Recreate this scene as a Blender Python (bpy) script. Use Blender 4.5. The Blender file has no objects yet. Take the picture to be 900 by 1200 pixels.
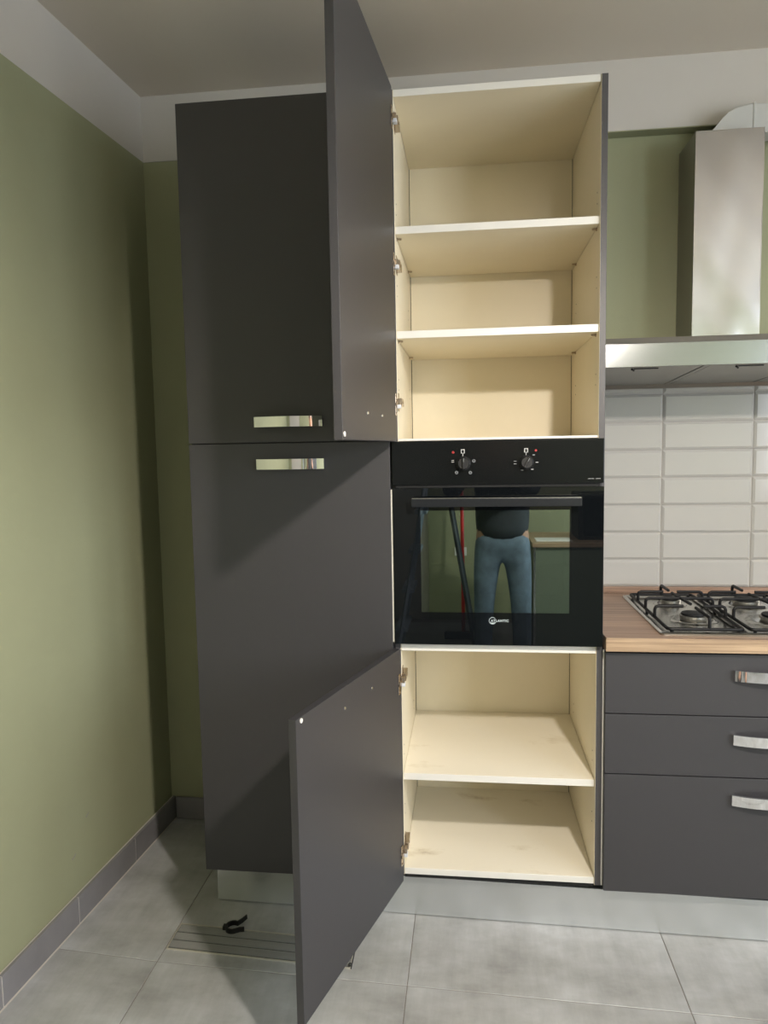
import bpy, bmesh, math, random
from mathutils import Vector, Matrix
random.seed(7)
S = bpy.context.scene
COL = S.collection
PI = math.pi

# ------------------------------------------------------------------ camera
cd = bpy.data.cameras.new('camera'); cam = bpy.data.objects.new('camera', cd); COL.objects.link(cam)
cd.sensor_fit = 'HORIZONTAL'; cd.sensor_width = 36.0; cd.lens = 840.96 / 900 * 36; cd.clip_start = 0.02
_r = Vector((0.99303260, 0.11658809, -0.01713108)); _u = Vector((0.00658117, 0.09027885, 0.99589478)); _f = Vector((-0.11765604, 0.98906873, -0.08888255))
m = Matrix((_r, _u, -_f)).transposed().to_4x4(); m.translation = (0.22194, -2.06021, 1.46099)
cam.matrix_world = m
S.camera = cam

# ------------------------------------------------------------------ light and exposure
S.view_settings.view_transform = 'Standard'; S.view_settings.look = 'None'
S.view_settings.gamma = 1.0; S.view_settings.use_curve_mapping = False
S.view_settings.exposure = 0.05
w = bpy.data.worlds.new('world'); S.world = w; w.use_nodes = True
wb = w.node_tree.nodes['Background']; wb.inputs[0].default_value = (0.75, 0.86, 1.0, 1); wb.inputs[1].default_value = 1.0

def area(name, loc, rot, sx, sy, power, color):
    l = bpy.data.lights.new(name, 'AREA'); l.shape = 'RECTANGLE'; l.size = sx; l.size_y = sy; l.energy = power; l.color = color
    o = bpy.data.objects.new(name, l); COL.objects.link(o); o.location = loc; o.rotation_euler = rot; return o
# daylight through the window in the right wall; an added fill beside it; the pendant lamp's bulb
WIN_P, FILL_P, BULB_P = 42.0, 88.0, 140.0
area('daylight_window', (3.03, -1.45, 1.70), (0, PI/2, 0), 1.5, 1.5, WIN_P, (0.90, 0.94, 1.0))
area('added_fill_light', (3.03, -3.15, 1.70), (0, PI/2, 0), 1.5, 1.2, FILL_P, (0.86, 0.93, 1.0))  # added frontal fill light, set in an invented second window opening
LAMP = Vector((0.81, -1.66, 2.16))
bl = bpy.data.lights.new('bulb_light', 'POINT'); bl.energy = BULB_P; bl.color = (1.0, 0.92, 0.82); bl.shadow_soft_size = 0.045
bo = bpy.data.objects.new('bulb_light', bl); COL.objects.link(bo); bo.location = LAMP + Vector((0, 0, 0.014))

# ------------------------------------------------------------------ materials
MATS = {}
def mat(name, color, rough=0.5, metal=0.0, spec=0.5, ior=1.5, noise=0.0, nscale=4.0, stretch=(1, 1, 1), bump=0.0, bscale=60.0, coat=0.0, rvar=0.0, aniso=0.0, ramp=None):
    m = bpy.data.materials.new(name); m.use_nodes = True; nt = m.node_tree; N = nt.nodes; L = nt.links
    b = N['Principled BSDF']
    b.inputs['Base Color'].default_value = (*color, 1); b.inputs['Roughness'].default_value = rough
    b.inputs['Metallic'].default_value = metal; b.inputs['Specular IOR Level'].default_value = spec; b.inputs['IOR'].default_value = ior
    b.inputs['Coat Weight'].default_value = coat; b.inputs['Anisotropic'].default_value = aniso
    tc = N.new('ShaderNodeTexCoord'); mp = N.new('ShaderNodeMapping'); mp.inputs['Scale'].default_value = stretch
    L.new(tc.outputs['Object'], mp.inputs['Vector'])
    if noise > 0 or ramp:
        n = N.new('ShaderNodeTexNoise'); n.inputs['Scale'].default_value = nscale; n.inputs['Detail'].default_value = 6; n.inputs['Roughness'].default_value = 0.6
        L.new(mp.outputs[0], n.inputs['Vector'])
        cr = N.new('ShaderNodeValToRGB')
        if ramp:
            cr.color_ramp.elements[0].position = ramp[0][0]; cr.color_ramp.elements[0].color = (*ramp[0][1], 1)
            cr.color_ramp.elements[1].position = ramp[-1][0]; cr.color_ramp.elements[1].color = (*ramp[-1][1], 1)
            for p_, c_ in ramp[1:-1]:
                e = cr.color_ramp.elements.new(p_); e.color = (*c_, 1)
        else:
            cr.color_ramp.elements[0].position = 0.3; cr.color_ramp.elements[0].color = (*[c * (1 - noise) for c in color], 1)
            cr.color_ramp.elements[1].position = 0.7; cr.color_ramp.elements[1].color = (*[min(1, c * (1 + noise)) for c in color], 1)
        L.new(n.outputs['Fac'], cr.inputs['Fac']); L.new(cr.outputs['Color'], b.inputs['Base Color'])
    if rvar > 0:
        n3 = N.new('ShaderNodeTexNoise'); n3.inputs['Scale'].default_value = nscale * 1.7; n3.inputs['Detail'].default_value = 4
        L.new(mp.outputs[0], n3.inputs['Vector'])
        mr = N.new('ShaderNodeMapRange'); mr.inputs['To Min'].default_value = max(0.02, rough - rvar); mr.inputs['To Max'].default_value = rough + rvar
        L.new(n3.outputs['Fac'], mr.inputs['Value']); L.new(mr.outputs[0], b.inputs['Roughness'])
    if bump > 0:
        n2 = N.new('ShaderNodeTexNoise'); n2.inputs['Scale'].default_value = bscale; n2.inputs['Detail'].default_value = 3
        L.new(mp.outputs[0], n2.inputs['Vector'])
        bm_ = N.new('ShaderNodeBump'); bm_.inputs['Strength'].default_value = bump; bm_.inputs['Distance'].default_value = 0.002
        L.new(n2.outputs['Fac'], bm_.inputs['Height']); L.new(bm_.outputs[0], b.inputs['Normal'])
    MATS[name] = m
    return m

ANTH = mat('anthracite_laminate', (0.042, 0.040, 0.044), 0.44, spec=0.62, bump=0.12, bscale=500)
ANTH_E = mat('anthracite_edge_band', (0.075, 0.071, 0.075), 0.45)
CREAM = mat('cream_laminate', (0.87, 0.79, 0.615), 0.45, noise=0.03, nscale=3, bump=0.05, bscale=300)
CREAM_D = mat('cream_laminate_stained', (0.74, 0.66, 0.48), 0.5, nscale=5.5, stretch=(1, 1.6, 1),
              ramp=[(0.0, (0.88, 0.82, 0.69)), (0.60, (0.90, 0.84, 0.71)), (0.68, (0.80, 0.73, 0.59)), (0.74, (0.62, 0.54, 0.42))])
WHITE_E = mat('white_edge_band', (0.84, 0.81, 0.75), 0.4, noise=0.02)
GREEN = mat('green_wall_paint', (0.335, 0.345, 0.215), 0.75, noise=0.05, nscale=1.6, bump=0.15, bscale=120)
WHITE_P = mat('white_wall_paint', (0.58, 0.55, 0.51), 0.85, noise=0.02, nscale=2, bump=0.1, bscale=90)
CEIL = mat('ceiling_paint', (0.66, 0.60, 0.52), 0.9, noise=0.02, nscale=1.5, bump=0.1, bscale=90)
GROUT = mat('floor_grout', (0.22, 0.195, 0.175), 0.8)
GROUT_W = mat('wall_grout', (0.42, 0.40, 0.37), 0.8)
GROUT_L = mat('light_grout', (0.62, 0.58, 0.53), 0.8)
FLOOR_T = mat('concrete_look_porcelain', (0.36, 0.35, 0.33), 0.40, nscale=3.2, stretch=(1, 1.8, 1), rvar=0.10, bump=0.05, bscale=40,
              ramp=[(0.30, (0.285, 0.285, 0.275)), (0.44, (0.38, 0.382, 0.378)), (0.56, (0.44, 0.445, 0.448)), (0.70, (0.54, 0.55, 0.56))])
BASE_T = mat('baseboard_porcelain', (0.23, 0.22, 0.23), 0.5, noise=0.12, nscale=6, bump=0.05)
TILE = mat('white_bevelled_tile', (0.455, 0.445, 0.425), 0.12, noise=0.01, nscale=3)
STEEL = mat('brushed_steel', (0.62, 0.61, 0.60), 0.26, metal=1, noise=0.03, nscale=2.5, stretch=(1, 1, 60), aniso=0.4, bump=0.03, bscale=20)
STEEL_H = mat('brushed_steel_hood_band', (0.36, 0.37, 0.39), 0.17, metal=1, noise=0.03, nscale=2.5, stretch=(2, 60, 60), bump=0.03, bscale=15)
STEEL_D = mat('shaded_steel', (0.36, 0.35, 0.33), 0.4, metal=1, noise=0.05, nscale=3)  # darker steel holding the shade of chimney sides and canopy lip
PLINTH = mat('aluminium_plinth', (0.70, 0.72, 0.73), 0.27, metal=0.8)
FILTER = mat('filter_aluminium', (0.36, 0.35, 0.32), 0.42, metal=0.9, noise=0.04, nscale=4)
CHIM = mat('chimney_steel', (0.52, 0.505, 0.50), 0.20, metal=1, nscale=3.0, stretch=(0.5, 0.5, 2.2), rvar=0.06)
CHROME = mat('chrome', (0.85, 0.85, 0.86), 0.04, metal=1)
HINGE_M = mat('hinge_steel', (0.50, 0.42, 0.34), 0.25, metal=1)
HINGE_W = mat('hinge_white_plastic', (0.70, 0.71, 0.75), 0.4)
SCREW = mat('screw_steel', (0.75, 0.74, 0.72), 0.2, metal=1)
BLACK_P = mat('black_enamel_panel', (0.005, 0.006, 0.0065), 0.20, spec=0.25)
BLACK_G = mat('black_oven_glass', (0.004, 0.005, 0.006), 0.015, spec=0.5)
BLACK = mat('black_plastic', (0.012, 0.012, 0.013), 0.4)
IRON = mat('cast_iron_black', (0.006, 0.006, 0.007), 0.5, spec=0.25, bump=0.1, bscale=400)
OVEN_IN = mat('oven_enamel_inside', (0.02, 0.022, 0.022), 0.35)
PRINT_W = mat('white_print', (0.42, 0.42, 0.42), 0.5)
PRINT_G = mat('grey_print', (0.22, 0.23, 0.24), 0.5)
PRINT_R = mat('red_print', (0.35, 0.015, 0.015), 0.5)
DUCT = mat('white_duct_plastic', (0.54, 0.535, 0.51), 0.5)
DARK_GAP = mat('gap_shade', (0.008, 0.008, 0.008), 0.8)  # near-black that stands in for shade in gaps, slots and holes
CLIP = mat('clip_plastic', (0.008, 0.008, 0.008), 0.35)
HATCH_S = mat('hatch_grey_strip', (0.27, 0.27, 0.26), 0.5, noise=0.08, nscale=3, stretch=(1, 12, 1))
JEANS = mat('blue_denim', (0.13, 0.18, 0.24), 0.8, noise=0.35, nscale=9, bump=0.2, bscale=200)
JACKET = mat('dark_jacket_cloth', (0.022, 0.028, 0.035), 0.7, noise=0.3, nscale=8)
SKIN = mat('skin', (0.50, 0.29, 0.20), 0.5)
HAIR = mat('dark_hair', (0.03, 0.022, 0.018), 0.6)
SHOE = mat('black_leather', (0.02, 0.02, 0.02), 0.4)
LADDER = mat('ladder_aluminium', (0.38, 0.46, 0.58), 0.4, metal=0.2)
LADDER_D = mat('ladder_dark_rail', (0.06, 0.07, 0.08), 0.5)
RED = mat('red_pole_paint', (0.55, 0.02, 0.02), 0.35)
PAPER = mat('white_paper', (0.8, 0.8, 0.78), 0.7)

def streak(m, sc, lo, hi):
    nt = m.node_tree; N = nt.nodes; L = nt.links; b = N['Principled BSDF']
    src = b.inputs['Base Color'].links[0].from_socket
    tc = N.new('ShaderNodeTexCoord'); mp = N.new('ShaderNodeMapping'); mp.inputs['Scale'].default_value = sc
    n = N.new('ShaderNodeTexNoise'); n.inputs['Scale'].default_value = 3.0; n.inputs['Detail'].default_value = 7; n.inputs['Roughness'].default_value = 0.7
    mr = N.new('ShaderNodeMapRange'); mr.inputs['From Min'].default_value = 0.3; mr.inputs['From Max'].default_value = 0.7; mr.inputs['To Min'].default_value = lo; mr.inputs['To Max'].default_value = hi
    mx = N.new('ShaderNodeMix'); mx.data_type = 'RGBA'; mx.blend_type = 'MULTIPLY'; mx.inputs['Factor'].default_value = 1.0
    L.new(tc.outputs['Object'], mp.inputs['Vector']); L.new(mp.outputs[0], n.inputs['Vector']); L.new(n.outputs['Fac'], mr.inputs['Value'])
    L.new(src, mx.inputs['A']); L.new(mr.outputs[0], mx.inputs['B']); L.new(mx.outputs['Result'], b.inputs['Base Color'])
streak(FLOOR_T, (7, 1.2, 1), 0.88, 1.10)
def wood(name, light, dark, sc):
    m = bpy.data.materials.new(name); m.use_nodes = True; nt = m.node_tree; N = nt.nodes; L = nt.links; b = N['Principled BSDF']
    tc = N.new('ShaderNodeTexCoord'); mp = N.new('ShaderNodeMapping'); mp.inputs['Scale'].default_value = (1.3, 42, 60)
    L.new(tc.outputs['Object'], mp.inputs['Vector'])
    n = N.new('ShaderNodeTexNoise'); n.inputs['Scale'].default_value = sc; n.inputs['Detail'].default_value = 8; n.inputs['Roughness'].default_value = 0.65; n.inputs['Distortion'].default_value = 0.4
    L.new(mp.outputs[0], n.inputs['Vector'])
    cr = N.new('ShaderNodeValToRGB'); cr.color_ramp.elements[0].position = 0.34; cr.color_ramp.elements[0].color = (*dark, 1)
    cr.color_ramp.elements[1].position = 0.66; cr.color_ramp.elements[1].color = (*light, 1)
    L.new(n.outputs['Fac'], cr.inputs['Fac']); L.new(cr.outputs['Color'], b.inputs['Base Color'])
    b.inputs['Roughness'].default_value = 0.42
    bp = N.new('ShaderNodeBump'); bp.inputs['Strength'].default_value = 0.1; bp.inputs['Distance'].default_value = 0.001
    L.new(n.outputs['Fac'], bp.inputs['Height']); L.new(bp.outputs[0], b.inputs['Normal'])
    return m
WOOD = wood('walnut_worktop', (0.40, 0.265, 0.19), (0.175, 0.112, 0.08), 1.6)
WOOD_E = wood('walnut_worktop_edge', (0.50, 0.36, 0.235), (0.27, 0.18, 0.115), 1.9)

def tinted_glass():
    m = bpy.data.materials.new('tinted_oven_window'); m.use_nodes = True; nt = m.node_tree; N = nt.nodes; L = nt.links
    N.remove(N['Principled BSDF']); out = N['Material Output']
    g = N.new('ShaderNodeBsdfGlossy'); g.inputs['Color'].default_value = (0.86, 1.0, 0.94, 1); g.inputs['Roughness'].default_value = 0.012
    t = N.new('ShaderNodeBsdfTransparent'); t.inputs['Color'].default_value = (0.30, 0.34, 0.33, 1)
    fr = N.new('ShaderNodeFresnel'); fr.inputs['IOR'].default_value = 2.1
    ad = N.new('ShaderNodeMath'); ad.operation = 'ADD'; ad.inputs[1].default_value = 0.20
    L.new(fr.outputs[0], ad.inputs[0])
    mx = N.new('ShaderNodeMixShader'); L.new(ad.outputs[0], mx.inputs[0]); L.new(t.outputs[0], mx.inputs[1]); L.new(g.outputs[0], mx.inputs[2])
    L.new(mx.outputs[0], out.inputs['Surface'])
    return m
OVEN_WIN = tinted_glass()

def emit(name, color, strength):
    m = bpy.data.materials.new(name); m.use_nodes = True; b = m.node_tree.nodes['Principled BSDF']
    b.inputs['Emission Color'].default_value = (*color, 1); b.inputs['Emission Strength'].default_value = strength
    return m
def opal():
    m = bpy.data.materials.new('opal_shade'); m.use_nodes = True; nt = m.node_tree; N = nt.nodes; L = nt.links
    b = N['Principled BSDF']; b.inputs['Base Color'].default_value = (0.75, 0.72, 0.66, 1); b.inputs['Roughness'].default_value = 0.4
    t = N.new('ShaderNodeBsdfTranslucent'); t.inputs['Color'].default_value = (0.95, 0.90, 0.80, 1)
    mx = N.new('ShaderNodeMixShader'); mx.inputs[0].default_value = 0.78
    L.new(b.outputs[0], mx.inputs[1]); L.new(t.outputs[0], mx.inputs[2]); L.new(mx.outputs[0], N['Material Output'].inputs['Surface'])
    return m
SHADE = opal()
BULB_M = emit('bulb_glow', (1.0, 0.88, 0.7), 6.0)

# ------------------------------------------------------------------ helpers
ORG = {}
def orgof(o):
    v = Vector((0, 0, 0))
    while o is not None:
        v = v + ORG.get(o.name, Vector((0, 0, 0))); o = o.parent
    return v
def B(): return bmesh.new()
def box(bm, x0, x1, y0, y1, z0, z1, M=None):
    vs = [bm.verts.new((x, y, z)) for z in (z0, z1) for y in (y0, y1) for x in (x0, x1)]
    if M is not None:
        for v in vs: v.co = M @ v.co
    fs = [(0, 2, 3, 1), (4, 5, 7, 6), (0, 1, 5, 4), (2, 6, 7, 3), (0, 4, 6, 2), (1, 3, 7, 5)]
    return [bm.faces.new([vs[i] for i in f]) for f in fs]
def bevel(bm, off, seg=2):
    bmesh.ops.bevel(bm, geom=list(bm.edges), offset=off, segments=seg, affect='EDGES', profile=0.6)
    return bm
def bbox(x0, x1, y0, y1, z0, z1, off=0.0012, seg=2):
    bm = B(); box(bm, x0, x1, y0, y1, z0, z1)
    if off: bevel(bm, off, seg)
    return bm
def tube(bm, pts, r, n=8, closed=False, caps=True):
    pts = [Vector(p) for p in pts]; rings = []
    k = len(pts); up = None
    for i, p in enumerate(pts):
        if closed: t = (pts[(i + 1) % k] - pts[i - 1])
        elif i == 0: t = pts[1] - p
        elif i == k - 1: t = p - pts[i - 1]
        else: t = (pts[i + 1] - p).normalized() + (p - pts[i - 1]).normalized()
        t.normalize()
        if up is None:
            a = Vector((0, 0, 1)) if abs(t.z) < 0.9 else Vector((1, 0, 0))
            up = (a - t * a.dot(t)).normalized()
        else:
            up = (up - t * up.dot(t)).normalized()
        s = t.cross(up); rr = r[i] if isinstance(r, (list, tuple)) else r
        rings.append([bm.verts.new(p + (up * math.cos(2 * PI * j / n) + s * math.sin(2 * PI * j / n)) * rr) for j in range(n)])
    for i in range(k if closed else k - 1):
        a, b = rings[i], rings[(i + 1) % k]
        for j in range(n): bm.faces.new((a[j], a[(j + 1) % n], b[(j + 1) % n], b[j]))
    if caps and not closed:
        bm.faces.new(rings[0][::-1]); bm.faces.new(rings[-1])
def lathe(bm, prof, c, n=32, M=None):
    rings = []
    for r_, z in prof:
        rings.append([bm.verts.new((c[0] + r_ * math.cos(2 * PI * j / n), c[1] + r_ * math.sin(2 * PI * j / n), c[2] + z)) for j in range(n)])
    for a, b in zip(rings, rings[1:]):
        for j in range(n): bm.faces.new((a[j], a[(j + 1) % n], b[(j + 1) % n], b[j]))
    bm.faces.new(rings[0][::-1]); bm.faces.new(rings[-1])
def prism(bm, pts, a0, a1, axis):
    """extrude a 2-D outline between a0 and a1 along axis"""
    def V(p, a):
        return {'x': (a, p[0], p[1]), 'y': (p[0], a, p[1]), 'z': (p[0], p[1], a)}[axis]
    A = [bm.verts.new(V(p, a0)) for p in pts]; Bv = [bm.verts.new(V(p, a1)) for p in pts]; n = len(pts)
    bm.faces.new(A); bm.faces.new(Bv[::-1])
    for i in range(n): bm.faces.new((A[i], Bv[i], Bv[(i + 1) % n], A[(i + 1) % n]))
def smooth(me, ang=35):
    for p in me.polygons: p.use_smooth = True
    try: me.set_sharp_from_angle(angle=math.radians(ang))
    except Exception: pass
def obj(name, bm, material, parent=None, local=False, sm=False, pos=None):
    """mesh object; vertices come in world coordinates unless local"""
    bmesh.ops.recalc_face_normals(bm, faces=bm.faces)
    if not local:
        # put the object's own origin at its parent's origin
        o0 = orgof(parent) if parent is not None else Vector((0, 0, 0))
        bmesh.ops.translate(bm, verts=bm.verts, vec=-o0)
    me = bpy.data.meshes.new(name); bm.to_mesh(me); bm.free()
    for mm in (material if isinstance(material, (list, tuple)) else [material]): me.materials.append(mm)
    if sm: smooth(me)
    o = bpy.data.objects.new(name, me); COL.objects.link(o); o.parent = parent
    ORG[o.name] = Vector((0, 0, 0))
    return o
def thing(name, label, cat, loc=(0, 0, 0), group=None):
    o = bpy.data.objects.new(name, None); COL.objects.link(o); o.location = loc; o.empty_display_size = 0.05
    ORG[o.name] = Vector(loc); o['label'] = label; o['category'] = cat
    if group: o['group'] = group
    return o
def tag(o, label, cat, group=None):
    o['label'] = label; o['category'] = cat
    if group: o['group'] = group
    return o
def struct(name, bm, material, parent=None):
    o = obj(name, bm, material, parent)
    if parent is None: o['kind'] = 'structure'
    return o
def lab(o, s): o['label'] = s; return o

# ------------------------------------------------------------------ room shell
CZ = 2.761
def lwx(y): return -0.968 + (y - 0.582) * 0.0604      # left wall, not square to the kitchen
YB, YR, YF = 0.582, 0.636, -3.95                       # band plane, recessed wall behind the hood, wall behind the camera
XR = 3.0
XS = -0.30                                             # where the recess starts, behind the tall cabinets
bm = B()
vs = [bm.verts.new(p) for p in ((lwx(YF) - .1, YF - .1, -0.0016), (XR + .1, YF - .1, -0.0016), (XR + .1, .8, -0.0016), (lwx(.8) - .1, .8, -0.0016))]
vt = [bm.verts.new((v.co.x, v.co.y, -0.06)) for v in vs]
bm.faces.new(vs); bm.faces.new(vt[::-1])
for i in range(4): bm.faces.new((vs[i], vt[i], vt[(i + 1) % 4], vs[(i + 1) % 4]))
floor = struct('floor', bm, GROUT)
# floor tiles: a grid of porcelain slabs with recessed joints
P_T, SL = 0.724, -0.034
def tile_corner(i, j):
    x = 0.046 + i * P_T + (0.012 if i > 0 else 0); y = -0.2345 + j * P_T
    return x, y + SL * (x - 0.046)
for i in range(-2, 5):
    for j in range(-5, 2):
        c = [tile_corner(i, j), tile_corner(i + 1, j), tile_corner(i + 1, j + 1), tile_corner(i, j + 1)]
        cx = sum(p[0] for p in c) / 4; cy = sum(p[1] for p in c) / 4
        q = [[p[0] + (0.0011 if p[0] < cx else -0.0011), p[1] + (0.0011 if p[1] < cy else -0.0011)] for p in c]
        for p in q:
            p[1] = max(min(p[1], YR - 0.002), YF + 0.002)
            p[0] = min(max(p[0], lwx(p[1]) + 0.021), XR - 0.004)
        if q[1][0] - q[0][0] < 0.01 or q[2][1] - q[1][1] < 0.01: continue
        bm = B()
        zt = 0.0; e = 0.001
        lo = [bm.verts.new((p[0] - cx, p[1] - cy, -0.0015)) for p in q]
        mi = [bm.verts.new((p[0] - cx, p[1] - cy, zt - e)) for p in q]
        k = [[p[0] + (e if p[0] < cx else -e), p[1] + (e if p[1] < cy else -e)] for p in q]
        hi = [bm.verts.new((p[0] - cx, p[1] - cy, zt)) for p in k]
        bm.faces.new(hi); bm.faces.new(lo[::-1])
        for a in range(4):
            b2 = (a + 1) % 4
            bm.faces.new((lo[a], lo[b2], mi[b2], mi[a])); bm.faces.new((mi[a], mi[b2], hi[b2], hi[a]))
        t = obj('floor_tile', bm, FLOOR_T, floor, local=True); t.location = (cx, cy, 0)
        # each slab has its own print: shift the texture by turning some slabs half a turn
        if (i * 3 + j) % 2: pass

bm = B(); box(bm, lwx(YF) - .1, XR + .1, YF - .1, .8, CZ, CZ + 0.06); struct('ceiling', bm, CEIL)

def wall_slab(pts, z0, z1):
    bm = B(); prism(bm, pts, z0, z1, 'z'); return bm
ZB = 2.529                                             # lower edge of the white band
T = 0.1
def lwall(z0, z1, out=0.0):
    y0, y1 = YF - .05, 0.72
    return wall_slab([(lwx(y0) + out, y0), (lwx(y1) + out, y1), (lwx(y1) - T, y1), (lwx(y0) - T, y0)], z0, z1)
wl = struct('wall_left', lwall(-0.012, ZB), GREEN)
lab(obj('painted_band', lwall(ZB, CZ, 0.0), WHITE_P, wl), 'white painted band along the top of the green wall')
# chips in the paint low on the left wall
bm = B()
for (y, z, l) in ((0.02, 0.30, 0.016), (-0.06, 0.205, 0.020)):
    x = lwx(y) + 0.0006
    tube(bm, [(x, y - l / 2, z), (x, y, z + 0.004), (x, y + l / 2, z + 0.009)], 0.0011, 5)
obj('paint_scratch', bm, BASE_T, wl)

# wall behind the kitchen: green below the white band, recessed behind the hood
bm = wall_slab([(-1.1, YB), (XS, YB), (XS, YR), (XR + .1, YR), (XR + .1, YR + .12), (-1.1, YR + .12)], -0.012, ZB - 0.001)
wb_ = struct('wall_back', bm, GREEN)
lab(obj('painted_band', wall_slab([(-1.1, YB), (XR + .1, YB), (XR + .1, YR + .12), (-1.1, YR + .12)], ZB, CZ), WHITE_P, wb_), 'white painted band above the green wall')
bm = B(); box(bm, XS, XR + .05, YB + .001, YR, ZB - .003, ZB - .0002); obj('band_underside', bm, GREEN, wb_)
# grout bed and bevelled wall tiles behind the hob
GX0, GX1, GZ0, GZ1 = 0.6035, 2.16, 0.935, 1.70
bm = B(); box(bm, GX0, GX1, YR - 0.006, YR, GZ0, GZ1); gb = obj('grout_bed', bm, GROUT_W, wb_)
def wall_tile_mesh(wd):
    bm = B(); h = 0.0977; bv = 0.0085; y0, y1, y2 = YR - 0.006, YR - 0.0085, YR - 0.0135
    o_ = [bm.verts.new((x, y0, z)) for x, z in ((0, 0), (wd, 0), (wd, h), (0, h))]
    a_ = [bm.verts.new((x, y1, z)) for x, z in ((0.0004, 0.0004), (wd - 0.0004, 0.0004), (wd - 0.0004, h - 0.0004), (0.0004, h - 0.0004))]
    c_ = [bm.verts.new((x, y2, z)) for x, z in ((bv, bv), (wd - bv, bv), (wd - bv, h - bv), (bv, h - bv))]
    bm.faces.new(c_); bm.faces.new(o_[::-1])
    for i in range(4):
        j = (i + 1) % 4
        bm.faces.new((o_[i], o_[j], a_[j], a_[i])); bm.faces.new((a_[i], a_[j], c_[j], c_[i]))
    bmesh.ops.recalc_face_normals(bm, faces=bm.faces)
    me = bpy.data.meshes.new('wall_tile'); bm.to_mesh(me); bm.free(); me.materials.append(TILE); return me
PT, X1 = 0.3105, 0.9130
full = wall_tile_mesh(PT - 0.0025); cut = wall_tile_mesh(X1 - GX0 - 0.0025)
ZT0 = 0.9395
for r_ in range(8):
    for c_ in range(5):
        if c_ == 4 and False: continue
        x = GX0 if c_ == 0 else X1 + (c_ - 1) * PT
        t = bpy.data.objects.new('wall_tile', cut if c_ == 0 else full); COL.objects.link(t); t.parent = wb_
        t.location = (x + 0.001, random.uniform(-0.0004, 0.0004), ZT0 + r_ * 0.0994 + 0.001)
        t.rotation_euler = (random.uniform(-.0015, .0015), 0, random.uniform(-.0012, .0012))

# baseboards in the same grey porcelain with light joints
def base_left():
    root = None
    bm = B(); y0, y1 = YF, YB
    prism(bm, [(lwx(y0) + .001, y0), (lwx(y1) + .001, y1), (lwx(y1) + .0165, y1), (lwx(y0) + .0165, y0)], 0.0, 0.087, 'z')
    prism(bm, [(lwx(y0) + .0165, y0), (lwx(y1) + .0165, y1), (lwx(y1) + .0208, y1), (lwx(y0) + .0208, y0)], -0.001, 0.0008, 'z')
    root = struct('baseboard_left', bm, GROUT_L)
    ys = [0.5815] + [0.2655 - k * 0.3405 for k in range(13)]
    for a, b in zip(ys, ys[1:]):
        a2, b2 = a - 0.0018, max(b + 0.0018, YF)
        if a2 - b2 < .02: break
        bm = B()
        prism(bm, [(lwx(a2) + .008, a2), (lwx(a2) + .0185, a2), (lwx(b2) + .0185, b2), (lwx(b2) + .008, b2)], 0.003, 0.090, 'z')
        bevel(bm, 0.001, 1)
        obj('baseboard_tile', bm, BASE_T, root)
    return root
base_left()
bm = B(); box(bm, lwx(YB) + .019, -0.603, YB - 0.006, YB - .0005, 0, 0.087); bbk = struct('baseboard_back', bm, GROUT_L)
obj('baseboard_tile', bbox(lwx(YB) + .023, -0.603, YB - 0.016, YB - 0.006, 0.003, 0.090, 0.001, 1), BASE_T, bbk)

# right wall with its window and an added fill window, wall behind the photographer with a glazed door
WY0, WY1, WZ0, WZ1 = -2.2, -0.7, 0.95, 2.45
V0, V1 = -3.78, -2.52
bm = B()
box(bm, XR, XR + .1, YF - .1, V0, -.012, CZ); box(bm, XR, XR + .1, V1, WY0, -.012, CZ); box(bm, XR, XR + .1, V0, V1, -.012, WZ0); box(bm, XR, XR + .1, V0, V1, WZ1, CZ); box(bm, XR, XR + .1, WY1, YR + .12, -.012, CZ)
box(bm, XR, XR + .1, WY0, WY1, -.012, WZ0); box(bm, XR, XR + .1, WY0, WY1, WZ1, CZ)
struct('wall_right', bm, GREEN)
bm = B()
for (a, b_) in ((WY0, WY0 + .06), (WY1 - .06, WY1), ((WY0 + WY1) / 2 - .035, (WY0 + WY1) / 2 + .035)): box(bm, XR - .01, XR + .01, a, b_, WZ0, WZ1)
for (a, b_) in ((WZ0, WZ0 + .06), (WZ1 - .06, WZ1)): box(bm, XR - .01, XR + .01, WY0, WY1, a, b_)
struct('window_1', bm, WHITE_P)
bm = B()
for (a, b_) in ((V0, V0 + .06), (V1 - .06, V1), ((V0 + V1) / 2 - .035, (V0 + V1) / 2 + .035)): box(bm, XR - .01, XR + .01, a, b_, WZ0, WZ1)
for (a, b_) in ((WZ0, WZ0 + .06), (WZ1 - .06, WZ1)): box(bm, XR - .01, XR + .01, V0, V1, a, b_)
struct('added_fill_window', bm, WHITE_P)  # added window frame, put in to carry the frontal fill light
DX0, DX1, DZ1 = -0.98, -0.12, 2.35
bm = B()
box(bm, lwx(YF) - .1, DX0, YF - .1, YF, -.012, CZ); box(bm, DX1, XR + .1, YF - .1, YF, -.012, CZ); box(bm, DX0, DX1, YF - .1, YF, DZ1, CZ)
wf = struct('wall_front', bm, GREEN)
bm = B()
box(bm, DX0, DX1, YF - .06, YF - .02, 0, DZ1)
struct('door_1', bm, WHITE_P)
obj('socket', bbox(0.10, 0.20, YF, YF + .012, 0.55, 0.62, 0.003), PAPER, wf)

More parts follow.
